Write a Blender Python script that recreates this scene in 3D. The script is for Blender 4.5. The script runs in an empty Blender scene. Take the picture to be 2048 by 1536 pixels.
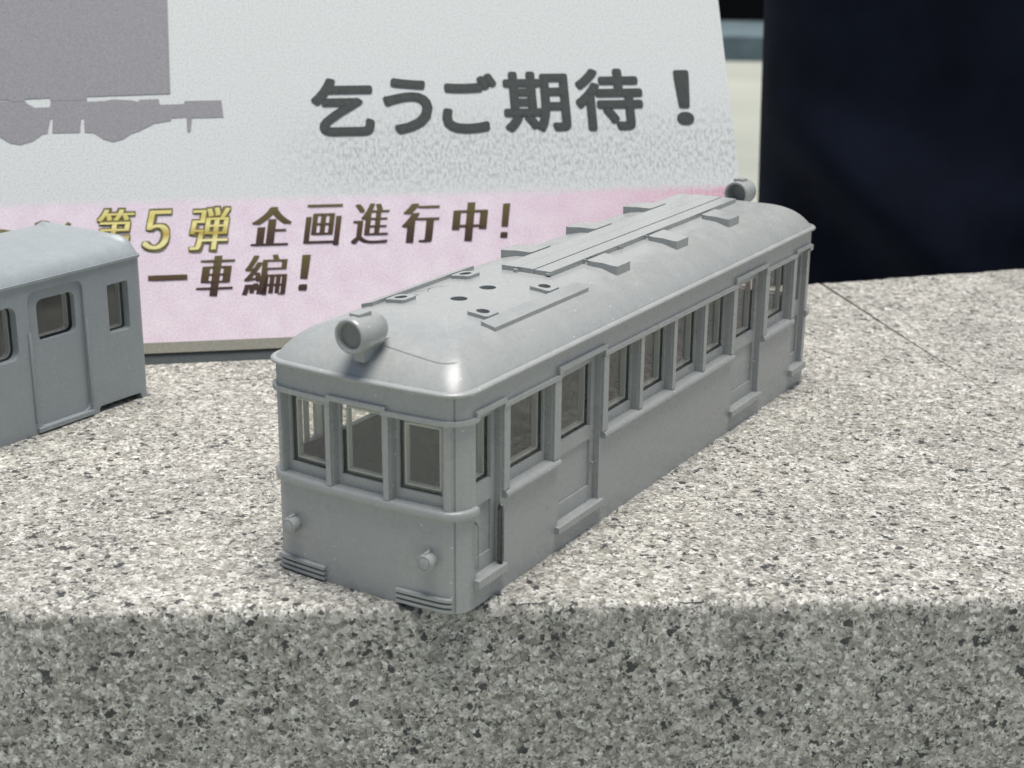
import bpy, bmesh, math, random
from mathutils import Vector, Matrix, Euler, noise

MM = 0.001          # everything below is laid out in millimetres and written out in metres
random.seed(5)
scene = bpy.context.scene
col = scene.collection

# ------------------------------------------------------------------ camera
cam_d = bpy.data.cameras.new('camera')
cam = bpy.data.objects.new('camera', cam_d); col.objects.link(cam)
cam_d.sensor_fit = 'HORIZONTAL'; cam_d.sensor_width = 36.0
cam_d.lens = 36.0 * 3027.965 / 2048.0
cam.location = Vector((95.16, -123.665, 75.114)) * MM
cam.rotation_euler = Euler((1.25717, -0.008326, 0.550714), 'XYZ')
cam_d.clip_start = 0.005; cam_d.clip_end = 400.0
cam_d.dof.use_dof = True
cam_d.dof.focus_distance = 0.196
cam_d.dof.aperture_fstop = 56.0
scene.camera = cam

# ------------------------------------------------------------------ light: bright open shade under a high, soft sun
SUN_EL, SUN_AZ = math.radians(85.5), math.radians(82)      # azimuth of the sun seen from the scene (0 = +Y, clockwise)
world = bpy.data.worlds.new('World'); scene.world = world
world.use_nodes = True
wn = world.node_tree.nodes; wl = world.node_tree.links
wn.clear()
sky = wn.new('ShaderNodeTexSky'); sky.sky_type = 'NISHITA'; sky.sun_disc = False
sky.sun_elevation = SUN_EL; sky.sun_rotation = SUN_AZ
sky.air_density = 1.0; sky.dust_density = 3.5; sky.ozone_density = 1.0
bg = wn.new('ShaderNodeBackground'); bg.inputs['Strength'].default_value = 0.06
wo = wn.new('ShaderNodeOutputWorld')
wl.new(sky.outputs[0], bg.inputs[0]); wl.new(bg.outputs[0], wo.inputs[0])
sun_d = bpy.data.lights.new('sun', 'SUN'); sun_d.energy = 2.6; sun_d.angle = math.radians(32); sun_d.color = (1.0, 0.98, 0.95)
sun = bpy.data.objects.new('sun', sun_d); col.objects.link(sun)
sd = Vector((math.sin(SUN_AZ) * math.cos(SUN_EL), math.cos(SUN_AZ) * math.cos(SUN_EL), math.sin(SUN_EL)))
sun.rotation_euler = sd.to_track_quat('Z', 'Y').to_euler(); sun.location = sd * 2
vs = scene.view_settings
vs.view_transform = 'Standard'; vs.look = 'None'; vs.gamma = 1.0; vs.use_curve_mapping = False
vs.exposure = 0.55
scene.cycles.max_bounces = 10; scene.cycles.transparent_max_bounces = 16
scene.cycles.use_denoising = True

# ------------------------------------------------------------------ helpers
def tag(o, label=None, cat=None, group=None, kind=None):
    if label: o['label'] = label
    if cat: o['category'] = cat
    if group: o['group'] = group
    if kind: o['kind'] = kind
    return o

def empty(name, loc=(0, 0, 0), rz=0.0):
    o = bpy.data.objects.new(name, None); col.objects.link(o)
    o.location = Vector(loc) * MM; o.rotation_euler = (0, 0, rz); o.empty_display_size = 0.01
    return o

def mesh_from(name, verts, faces, angle=35, recalc=False, merge=None):
    bm = bmesh.new()
    vs_ = [bm.verts.new(v) for v in verts]
    for f in faces:
        try: bm.faces.new([vs_[i] for i in f])
        except ValueError: pass
    if merge: bmesh.ops.remove_doubles(bm, verts=bm.verts, dist=merge)
    if recalc: bmesh.ops.recalc_face_normals(bm, faces=bm.faces)
    return finish(name, bm, angle)

def finish(name, bm, angle=35):
    for v in bm.verts: v.co *= MM
    me = bpy.data.meshes.new(name); bm.to_mesh(me); bm.free()
    for p in me.polygons: p.use_smooth = True
    me.set_sharp_from_angle(angle=math.radians(angle))
    return me

def obj(name, me, mat, parent=None, loc=(0, 0, 0), rz=0.0):
    o = bpy.data.objects.new(name, me); col.objects.link(o)
    if mat is not None and not me.materials: me.materials.append(mat)
    o.parent = parent
    o.location = Vector(loc) * MM; o.rotation_euler = (0, 0, rz)
    return o

class MB:
    """collects shapes (in mm) into one mesh"""
    def __init__(s): s.v = []; s.f = []
    def add(s, verts, faces):
        n = len(s.v); s.v += [tuple(v) for v in verts]; s.f += [tuple(i + n for i in f) for f in faces]
    def box(s, x0, x1, y0, y1, z0, z1):
        s.add([(x0, y0, z0), (x1, y0, z0), (x1, y1, z0), (x0, y1, z0), (x0, y0, z1), (x1, y0, z1), (x1, y1, z1), (x0, y1, z1)],
              [(3, 2, 1, 0), (4, 5, 6, 7), (0, 1, 5, 4), (1, 2, 6, 5), (2, 3, 7, 6), (3, 0, 4, 7)])
    def prism(s, poly, z0, z1):
        """poly: (x, y) counter-clockwise; z0/z1 numbers or functions of (x, y)"""
        a = z0 if callable(z0) else (lambda x, y: z0); b = z1 if callable(z1) else (lambda x, y: z1)
        n = len(poly)
        s.add([(x, y, a(x, y)) for x, y in poly] + [(x, y, b(x, y)) for x, y in poly],
              [tuple(range(n))[::-1], tuple(range(n, 2 * n))] + [(i, (i + 1) % n, n + (i + 1) % n, n + i) for i in range(n)])
    def lathe(s, prof, axis='Y', c=(0, 0, 0), n=28):
        """prof: (radius, height along axis)"""
        vv = []
        for r, h in prof:
            for k in range(n):
                a = 2 * math.pi * k / n; p, q = r * math.cos(a), r * math.sin(a)
                w = {'Y': (p, h, q), 'Z': (p, q, h), 'X': (h, p, q)}[axis]
                vv.append((w[0] + c[0], w[1] + c[1], w[2] + c[2]))
        ff = [(i * n + k, i * n + (k + 1) % n, (i + 1) * n + (k + 1) % n, (i + 1) * n + k) for i in range(len(prof) - 1) for k in range(n)]
        if prof[0][0] > 1e-6: ff.append(tuple(range(n)))
        if prof[-1][0] > 1e-6: ff.append(tuple(range((len(prof) - 1) * n, len(prof) * n)))
        s.add(vv, ff)
    def tube(s, pts, r, n=8):
        pts = [Vector(p) for p in pts]; vv = []
        for i, p in enumerate(pts):
            d = (pts[min(i + 1, len(pts) - 1)] - pts[max(i - 1, 0)]).normalized()
            a = d.cross(Vector((0, 0, 1)) if abs(d.z) < .9 else Vector((1, 0, 0))).normalized(); b = d.cross(a)
            rr = r[i] if isinstance(r, (list, tuple)) else r
            for k in range(n):
                t = 2 * math.pi * k / n; vv.append(p + (a * math.cos(t) + b * math.sin(t)) * rr)
        ff = [(i * n + k, i * n + (k + 1) % n, (i + 1) * n + (k + 1) % n, (i + 1) * n + k) for i in range(len(pts) - 1) for k in range(n)]
        ff += [tuple(range(n)), tuple(range((len(pts) - 1) * n, len(pts) * n))]
        s.add(vv, ff)
    def mesh(s, name, angle=35, merge=1e-4): return mesh_from(name, s.v, s.f, angle, recalc=True, merge=merge)
    def build(s, name, mat, parent=None, loc=(0, 0, 0), rz=0.0, angle=35): return obj(name, s.mesh(name, angle), mat, parent, loc, rz)

def grid_mesh(name, ev, tb, zb, hf, back=None, inner=False, wrap=False, angle=35):
    """relief over a (t, z) grid: each cell has a height hf(t, z) or is open (None); steps and open edges get walls"""
    tb = sorted(set(round(t, 5) for t in tb)); zb = sorted(set(round(z, 5) for z in zb))
    nt, nz = len(tb) - 1, len(zb) - 1
    H = [[hf((tb[i] + tb[i + 1]) / 2, (zb[j] + zb[j + 1]) / 2) for j in range(nz)] for i in range(nt)]
    V, F, key = [], [], {}
    def vid(i, j, h):
        if wrap and i == nt: i = 0
        k = (i, j, round(h, 4))
        if k not in key: key[k] = len(V); V.append(ev(tb[i], zb[j], h))
        return key[k]
    def q(*a):
        f = []
        for x in a:
            if x not in f: f.append(x)
        if len(f) > 2: F.append(tuple(f))
    for i in range(nt):
        for j in range(nz):
            h = H[i][j]
            if h is not None:
                q(vid(i, j, h), vid(i + 1, j, h), vid(i + 1, j + 1, h), vid(i, j + 1, h))
                if inner: q(vid(i, j, back), vid(i, j + 1, back), vid(i + 1, j + 1, back), vid(i + 1, j, back))
            for (a, b, e0, e1) in ((i + 1, j, (i + 1, j), (i + 1, j + 1)), (i, j + 1, (i + 1, j + 1), (i, j + 1))):
                if a >= nt:
                    if not wrap: g = None
                    else: g = H[0][b]
                else: g = H[a][b] if b < nz else None
                ha, hb = h, g
                if ha is None and hb is None: continue
                if ha is None: ha = back
                if hb is None: hb = back
                if ha is None or hb is None or abs(ha - hb) < 1e-6: continue
                q(vid(*e0, ha), vid(*e0, hb), vid(*e1, hb), vid(*e1, ha))
            for (cond, e0, e1) in ((i == 0 and not wrap, (i, j + 1), (i, j)), (j == 0, (i, j), (i + 1, j))):
                if cond and h is not None and back is not None and abs(h - back) > 1e-6:
                    q(vid(*e0, h), vid(*e0, back), vid(*e1, back), vid(*e1, h))
    return mesh_from(name, V, F, angle, recalc=False)

def boolean_cut(me_mm_obj, cutters):
    """me_mm_obj, cutters: objects whose meshes are still in mm; returns a new mesh (mm)"""
    for c in cutters:
        m = me_mm_obj.modifiers.new('b', 'BOOLEAN'); m.operation = 'DIFFERENCE'; m.object = c; m.solver = 'EXACT'
    dg = bpy.context.evaluated_depsgraph_get()
    me = bpy.data.meshes.new_from_object(me_mm_obj.evaluated_get(dg))
    for c in cutters + [me_mm_obj]: bpy.data.objects.remove(c, do_unlink=True)
    return me

def raw_obj(v, f):
    bm = bmesh.new(); vs_ = [bm.verts.new(p) for p in v]
    for q in f:
        try: bm.faces.new([vs_[i] for i in q])
        except ValueError: pass
    bmesh.ops.remove_doubles(bm, verts=bm.verts, dist=1e-3)
    bmesh.ops.dissolve_degenerate(bm, edges=bm.edges, dist=1e-3)
    bmesh.ops.recalc_face_normals(bm, faces=bm.faces)
    me = bpy.data.meshes.new('raw'); bm.to_mesh(me); bm.free()
    o = bpy.data.objects.new('raw', me); col.objects.link(o); return o

def scale_mesh(me, name, angle=35):
    bm = bmesh.new(); bm.from_mesh(me); bpy.data.meshes.remove(me)
    return finish(name, bm, angle)

# ------------------------------------------------------------------ materials
def new_mat(name):
    m = bpy.data.materials.new(name); m.use_nodes = True
    nt = m.node_tree; nt.nodes.clear()
    out = nt.nodes.new('ShaderNodeOutputMaterial'); b = nt.nodes.new('ShaderNodeBsdfPrincipled')
    nt.links.new(b.outputs[0], out.inputs[0])
    return m, nt, b

def nd(nt, typ, **kw):
    n = nt.nodes.new(typ)
    for k, v in kw.items():
        if k.startswith('i_'):
            kk = k[2:]; n.inputs[int(kk) if kk.isdigit() else kk.replace('_', ' ')].default_value = v
        else: setattr(n, k, v)
    return n

def ramp(nt, fac, stops, interp='LINEAR'):
    r = nt.nodes.new('ShaderNodeValToRGB'); r.color_ramp.interpolation = interp
    el = r.color_ramp.elements
    while len(el) > 1: el.remove(el[-1])
    el[0].position = stops[0][0]; el[0].color = (*stops[0][1], 1) if len(stops[0][1]) == 3 else stops[0][1]
    for p, c in stops[1:]:
        e = el.new(p); e.color = (*c, 1) if len(c) == 3 else c
    nt.links.new(fac, r.inputs[0]); return r.outputs[0]

def mixc(nt, fac, a, b, mode='MIX'):
    m = nt.nodes.new('ShaderNodeMix'); m.data_type = 'RGBA'; m.blend_type = mode
    for s, v in ((m.inputs[0], fac), (m.inputs[6], a), (m.inputs[7], b)):
        if hasattr(v, 'is_linked') or isinstance(v, bpy.types.NodeSocket): nt.links.new(v, s)
        else: s.default_value = v if not isinstance(v, tuple) else ((*v, 1) if len(v) == 3 else v)
    return m.outputs[2]

def mm_coords(nt, kind='object'):
    """coordinates in millimetres"""
    if kind == 'object':
        src = nd(nt, 'ShaderNodeTexCoord').outputs['Object']
    else:
        src = nd(nt, 'ShaderNodeNewGeometry').outputs['Position']
    v = nd(nt, 'ShaderNodeVectorMath', operation='SCALE'); v.inputs['Scale'].default_value = 1000.0
    nt.links.new(src, v.inputs[0]); return v.outputs[0]

def plastic(name, base, rough=0.42, dust=0.5, soft=0.13):
    m, nt, b = new_mat(name)
    co = mm_coords(nt, 'world')
    n1 = nd(nt, 'ShaderNodeTexNoise', i_Scale=0.35, i_Detail=4.0); nt.links.new(co, n1.inputs['Vector'])
    n2 = nd(nt, 'ShaderNodeTexNoise', i_Scale=2.4, i_Detail=3.0); nt.links.new(co, n2.inputs['Vector'])
    v1 = nd(nt, 'ShaderNodeTexVoronoi', i_Scale=1.1); nt.links.new(co, v1.inputs['Vector'])
    base = Vector(base)
    c = ramp(nt, n1.outputs[0], [(0.25, tuple(base * 0.95)), (0.75, tuple(base * 1.04))])
    g = ramp(nt, n2.outputs[0], [(0.3, (0.86, 0.86, 0.86)), (0.7, (1.12, 1.12, 1.12))])
    c = mixc(nt, 0.45, c, g, 'MULTIPLY')
    # sparse pale dust grains
    cell = nd(nt, 'ShaderNodeSeparateColor'); nt.links.new(v1.outputs['Color'], cell.inputs[0])
    rare = nd(nt, 'ShaderNodeMath', operation='GREATER_THAN', i_1=0.8); nt.links.new(cell.outputs[0], rare.inputs[0])
    near = nd(nt, 'ShaderNodeMath', operation='LESS_THAN', i_1=0.13); nt.links.new(v1.outputs['Distance'], near.inputs[0])
    k = nd(nt, 'ShaderNodeMath', operation='MULTIPLY'); nt.links.new(rare.outputs[0], k.inputs[0]); nt.links.new(near.outputs[0], k.inputs[1])
    k2 = nd(nt, 'ShaderNodeMath', operation='MULTIPLY', i_1=dust); nt.links.new(k.outputs[0], k2.inputs[0])
    c = mixc(nt, k2.outputs[0], c, (0.62, 0.64, 0.63))
    nt.links.new(c, b.inputs['Base Color'])
    r = ramp(nt, n1.outputs[0], [(0.3, (rough - .06,) * 3), (0.7, (rough + .1,) * 3)]); nt.links.new(r, b.inputs['Roughness'])
    b.inputs['Specular IOR Level'].default_value = 0.6
    bev = nd(nt, 'ShaderNodeBevel', samples=4); bev.inputs['Radius'].default_value = soft * MM
    bu = nd(nt, 'ShaderNodeBump', i_Strength=0.16); bu.inputs['Distance'].default_value = 0.05 * MM
    nt.links.new(n2.outputs[0], bu.inputs['Height']); nt.links.new(bev.outputs[0], bu.inputs['Normal'])
    nt.links.new(bu.outputs[0], b.inputs['Normal'])
    return m

def flat(name, c, rough=0.6, spec=0.4, var=0.12, scale=2.0):
    m, nt, b = new_mat(name)
    co = mm_coords(nt); n = nd(nt, 'ShaderNodeTexNoise', i_Scale=scale, i_Detail=4.0); nt.links.new(co, n.inputs['Vector'])
    c = Vector(c); nt.links.new(ramp(nt, n.outputs[0], [(.3, tuple(c * (1 - var))), (.7, tuple(c * (1 + var)))]), b.inputs['Base Color'])
    b.inputs['Roughness'].default_value = rough; b.inputs['Specular IOR Level'].default_value = spec
    return m

def clear_pane():
    m = bpy.data.materials.new('clear_plastic'); m.use_nodes = True; nt = m.node_tree; nt.nodes.clear()
    out = nt.nodes.new('ShaderNodeOutputMaterial')
    tr = nd(nt, 'ShaderNodeBsdfTransparent'); tr.inputs[0].default_value = (0.97, 0.97, 0.955, 1)
    gl = nd(nt, 'ShaderNodeBsdfGlossy'); gl.inputs['Roughness'].default_value = 0.06
    lw = nd(nt, 'ShaderNodeLayerWeight', i_Blend=0.5)
    pw = nd(nt, 'ShaderNodeMath', operation='POWER', i_1=5.0); nt.links.new(lw.outputs['Facing'], pw.inputs[0])
    fr = nd(nt, 'ShaderNodeMath', operation='MULTIPLY_ADD', i_1=0.7, i_2=0.06); nt.links.new(pw.outputs[0], fr.inputs[0])
    mx = nd(nt, 'ShaderNodeMixShader'); nt.links.new(fr.outputs[0], mx.inputs[0]); nt.links.new(tr.outputs[0], mx.inputs[1]); nt.links.new(gl.outputs[0], mx.inputs[2])
    df = nd(nt, 'ShaderNodeBsdfDiffuse'); df.inputs[0].default_value = (0.75, 0.75, 0.70, 1)          # faint moulding haze
    hz = nd(nt, 'ShaderNodeMixShader', i_0=0.02); nt.links.new(mx.outputs[0], hz.inputs[1]); nt.links.new(df.outputs[0], hz.inputs[2])
    nt.links.new(hz.outputs[0], out.inputs[0]); return m

def painted_glint_edge():
    m, nt, b = new_mat('clear_plastic_edge_glint')
    b.inputs['Base Color'].default_value = (0.90, 0.92, 0.88, 1); b.inputs['Roughness'].default_value = 0.18  # light refracted by the clear edges is painted in as a pale colour
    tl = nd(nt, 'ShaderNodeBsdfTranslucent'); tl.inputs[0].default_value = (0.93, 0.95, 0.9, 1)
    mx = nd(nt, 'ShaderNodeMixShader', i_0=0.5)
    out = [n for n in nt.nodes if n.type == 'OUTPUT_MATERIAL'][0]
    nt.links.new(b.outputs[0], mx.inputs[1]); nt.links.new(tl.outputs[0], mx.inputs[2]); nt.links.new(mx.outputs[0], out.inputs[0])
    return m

def granite(name):
    m, nt, b = new_mat(name)
    co = mm_coords(nt, 'world')
    def noi(scale, detail=6.0, rough=0.6, dist=0.0, seed=0.0):
        mp = nd(nt, 'ShaderNodeMapping'); mp.inputs['Location'].default_value = (seed, seed * 1.7, -seed); nt.links.new(co, mp.inputs[0])
        n = nd(nt, 'ShaderNodeTexNoise', i_Scale=scale, i_Detail=detail, i_Roughness=rough, i_Distortion=dist); nt.links.new(mp.outputs[0], n.inputs['Vector']); return n.outputs[0]
    # feldspar / quartz ground mass: soft-edged crystals of mixed size
    dn = nd(nt, 'ShaderNodeTexNoise', i_Scale=1.3, i_Detail=5.0, i_Roughness=0.65); nt.links.new(co, dn.inputs['Vector'])
    off = nd(nt, 'ShaderNodeVectorMath', operation='MULTIPLY_ADD'); off.inputs[1].default_value = (1.5, 1.5, 1.5)
    nt.links.new(dn.outputs['Color'], off.inputs[0]); nt.links.new(co, off.inputs[2])
    def cells(scale):
        v = nd(nt, 'ShaderNodeTexVoronoi', i_Scale=scale); nt.links.new(off.outputs[0], v.inputs['Vector'])
        q = nd(nt, 'ShaderNodeSeparateColor'); nt.links.new(v.outputs['Color'], q.inputs[0]); return q
    sv, sw, sx = cells(1.3), cells(2.6), cells(4.2)
    c = ramp(nt, sv.outputs[0], [(0.0, (0.22, 0.22, 0.20)), (0.3, (0.40, 0.39, 0.355)), (0.6, (0.54, 0.53, 0.485)), (0.82, (0.86, 0.855, 0.82))])
    c = mixc(nt, 0.5, c, ramp(nt, sw.outputs[0], [(0.0, (0.13, 0.13, 0.125)), (0.22, (0.30, 0.295, 0.27)), (0.45, (0.46, 0.45, 0.41)), (0.68, (0.62, 0.61, 0.57)), (0.84, (0.98, 0.975, 0.95))], 'CONSTANT'))
    c = mixc(nt, 0.8, c, ramp(nt, noi(2.6, 6.0, 0.7, 0.2), [(0.36, (0.66, 0.67, 0.67)), (0.5, (0.98, 0.98, 0.96)), (0.64, (1.3, 1.3, 1.28))]), 'MULTIPLY')
    # pale quartz knots and brownish soft patches
    c = mixc(nt, ramp(nt, noi(0.8, 4.0, 0.6, 0.2, 11.0), [(0.60, (0, 0, 0)), (0.66, (0.6,) * 3)]), c, (0.78, 0.775, 0.74))
    c = mixc(nt, ramp(nt, noi(0.5, 5.0, 0.6, 0.2, 23.0), [(0.52, (0, 0, 0)), (0.68, (0.45,) * 3)]), c, (0.27, 0.25, 0.215))
    # black mica: sparse grains of three sizes, thicker in some places than in others
    clump = nd(nt, 'ShaderNodeMath', operation='MULTIPLY_ADD', i_1=0.22, i_2=-0.11); nt.links.new(noi(0.16, 3.0, 0.6, 0.0, 71.0), clump.inputs[0])
    for q, lim, col_ in ((sv, 0.962, (0.030, 0.037, 0.040)), (sw, 0.947, (0.040, 0.046, 0.048)), (sx, 0.938, (0.065, 0.07, 0.07))):
        ad = nd(nt, 'ShaderNodeMath', operation='ADD'); nt.links.new(q.outputs[1], ad.inputs[0]); nt.links.new(clump.outputs[0], ad.inputs[1])
        c = mixc(nt, ramp(nt, ad.outputs[0], [(lim, (0, 0, 0)), (lim + .004, (0.92,) * 3)]), c, col_)
    # broad tonal drift and faint stains
    c = mixc(nt, 0.9, c, ramp(nt, noi(0.06, 4.0, 0.6, 0.0, 5.0), [(0.3, (0.80, 0.79, 0.755)), (0.7, (1.07, 1.05, 1.0))]), 'MULTIPLY')
    nt.links.new(c, b.inputs['Base Color'])
    fn = noi(3.2, 6.0, 0.65, 0.3, 3.0)
    bu = nd(nt, 'ShaderNodeBump', i_Strength=0.9); bu.inputs['Distance'].default_value = 0.3 * MM
    nt.links.new(fn, bu.inputs['Height']); nt.links.new(bu.outputs[0], b.inputs['Normal'])
    nt.links.new(ramp(nt, sv.outputs[2], [(0.0, (0.4,) * 3), (1.0, (0.75,) * 3)]), b.inputs['Roughness'])
    return m

def poster_paper():
    m, nt, b = new_mat('printed_panel')
    co = mm_coords(nt)
    sp = nd(nt, 'ShaderNodeSeparateXYZ'); nt.links.new(co, sp.inputs[0])
    def noi(scale, detail=4.0, sx=1.0, sy=1.0):
        mp = nd(nt, 'ShaderNodeMapping'); mp.inputs['Scale'].default_value = (sx, sy, 1); nt.links.new(co, mp.inputs[0])
        n = nd(nt, 'ShaderNodeTexNoise', i_Scale=scale, i_Detail=detail); nt.links.new(mp.outputs[0], n.inputs['Vector']); return n.outputs[0]
    white = ramp(nt, noi(3.0, 7.0), [(0.3, (0.48, 0.50, 0.48)), (0.5, (0.60, 0.625, 0.605)), (0.8, (0.69, 0.715, 0.69))])
    # grey scuff below the lettering
    st = ramp(nt, noi(1.7, 7.0, 1.3, 0.55), [(0.36, (0.66, 0.67, 0.67)), (0.55, (1.0, 1.0, 1.0))])
    band = nd(nt, 'ShaderNodeMapRange', i_1=26.0, i_2=33.0); nt.links.new(sp.outputs['Y'], band.inputs[0])
    band2 = nd(nt, 'ShaderNodeMapRange', i_1=47.0, i_2=38.0); nt.links.new(sp.outputs['Y'], band2.inputs[0])
    bx = nd(nt, 'ShaderNodeMapRange', i_1=8.0, i_2=24.0); nt.links.new(sp.outputs['X'], bx.inputs[0])
    p1 = nd(nt, 'ShaderNodeMath', operation='MULTIPLY'); nt.links.new(band.outputs[0], p1.inputs[0]); nt.links.new(band2.outputs[0], p1.inputs[1])
    p2 = nd(nt, 'ShaderNodeMath', operation='MULTIPLY'); nt.links.new(p1.outputs[0], p2.inputs[0]); nt.links.new(bx.outputs[0], p2.inputs[1])
    white = mixc(nt, p2.outputs[0], white, st, 'MULTIPLY')
    pale = mixc(nt, 0.5, ramp(nt, noi(3.0, 7.0), [(0.3, (0.52, 0.38, 0.45)), (0.5, (0.70, 0.58, 0.64)), (0.7, (0.83, 0.76, 0.79))]), ramp(nt, noi(0.25, 5.0), [(0.3, (0.66, 0.54, 0.62)), (0.7, (0.78, 0.73, 0.755))]))
    deep = ramp(nt, noi(2.6, 7.0), [(0.3, (0.42, 0.20, 0.27)), (0.5, (0.60, 0.36, 0.43)), (0.75, (0.74, 0.52, 0.52))])
    gx = nd(nt, 'ShaderNodeMapRange', i_1=38.0, i_2=92.0); nt.links.new(sp.outputs['X'], gx.inputs[0])
    gn = nd(nt, 'ShaderNodeMath', operation='MULTIPLY'); nt.links.new(gx.outputs[0], gn.inputs[0]); nt.links.new(gx.outputs[0], gn.inputs[1])
    pink = mixc(nt, gn.outputs[0], pale, deep)
    en = nd(nt, 'ShaderNodeMath', operation='MULTIPLY_ADD', i_1=2.4); nt.links.new(noi(0.7, 5.0), en.inputs[0]); nt.links.new(sp.outputs['Y'], en.inputs[2])
    ef = nd(nt, 'ShaderNodeMapRange', i_1=30.3, i_2=28.9); nt.links.new(en.outputs[0], ef.inputs[0])
    nt.links.new(mixc(nt, ef.outputs[0], white, pink), b.inputs['Base Color'])
    b.inputs['Roughness'].default_value = 0.55
    return m

def pavement_mat():
    m, nt, b = new_mat('pale_paving')
    tc = nd(nt, 'ShaderNodeTexCoord'); n = nd(nt, 'ShaderNodeTexNoise', i_Scale=2.2, i_Detail=6.0); nt.links.new(tc.outputs['Object'], n.inputs['Vector'])
    nt.links.new(ramp(nt, n.outputs[0], [(0.3, (0.35, 0.365, 0.31)), (0.7, (0.45, 0.465, 0.40))]), b.inputs['Base Color'])
    b.inputs['Roughness'].default_value = 0.8; return m

GREY = plastic('grey_moulded_plastic', (0.372, 0.386, 0.370), rough=0.27, dust=0.9, soft=0.08)
GREY2 = plastic('blue_grey_moulded_plastic', (0.33, 0.365, 0.37), rough=0.40, dust=0.4)
LENS = plastic('dull_grey_plastic', (0.22, 0.225, 0.21), rough=0.6, dust=0.1)
CLEAR = clear_pane(); EDGE = painted_glint_edge()
STONE = granite('speckled_granite')
PAPER = poster_paper()
INK = flat('dark_grey_ink', (0.036, 0.044, 0.040), 0.5, var=0.3)
SILVER = flat('grey_print', (0.265, 0.26, 0.27), 0.6, var=0.15, scale=3.0)
def row_ink(name, stops, rough=0.4):
    m, nt, b = new_mat(name)
    sp = nd(nt, 'ShaderNodeSeparateXYZ'); nt.links.new(mm_coords(nt), sp.inputs[0])
    f = nd(nt, 'ShaderNodeMath', operation='MULTIPLY_ADD', i_1=1 / 8.2, i_2=-11.3 / 8.2); nt.links.new(sp.outputs['Y'], f.inputs[0])
    g = nd(nt, 'ShaderNodeMath', operation='FRACT'); nt.links.new(f.outputs[0], g.inputs[0])
    nt.links.new(ramp(nt, g.outputs[0], stops), b.inputs['Base Color']); b.inputs['Roughness'].default_value = rough
    return m
GOLD = row_ink('gold_print', [(0.0, (0.74, 0.66, 0.26)), (0.2, (0.80, 0.74, 0.36)), (0.36, (0.46, 0.34, 0.06)), (0.56, (0.80, 0.72, 0.30)), (0.72, (0.62, 0.53, 0.14)), (0.88, (0.72, 0.64, 0.25))])
OLIVE = flat('olive_print', (0.16, 0.14, 0.05), 0.5, var=0.3, scale=1.5)
BRONZE = row_ink('bronze_print', [(0.0, (0.030, 0.010, 0.006)), (0.3, (0.055, 0.026, 0.008)), (0.55, (0.085, 0.055, 0.012)), (0.88, (0.11, 0.088, 0.022))])
RAIL = flat('olive_grey_rail', (0.25, 0.245, 0.20), 0.5)
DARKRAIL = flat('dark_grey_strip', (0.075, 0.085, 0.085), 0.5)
NAVY = flat('navy_cloth', (0.008, 0.011, 0.021), 0.9, spec=0.12, var=0.3, scale=0.05)
BLUEGREY = flat('blue_grey_stone', (0.13, 0.18, 0.20), 0.8, var=0.2, scale=0.01)
NEARBLACK = flat('near_black_paint', (0.006, 0.006, 0.007), 0.85, spec=0.1, scale=0.01)
PAVE = pavement_mat()

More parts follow.
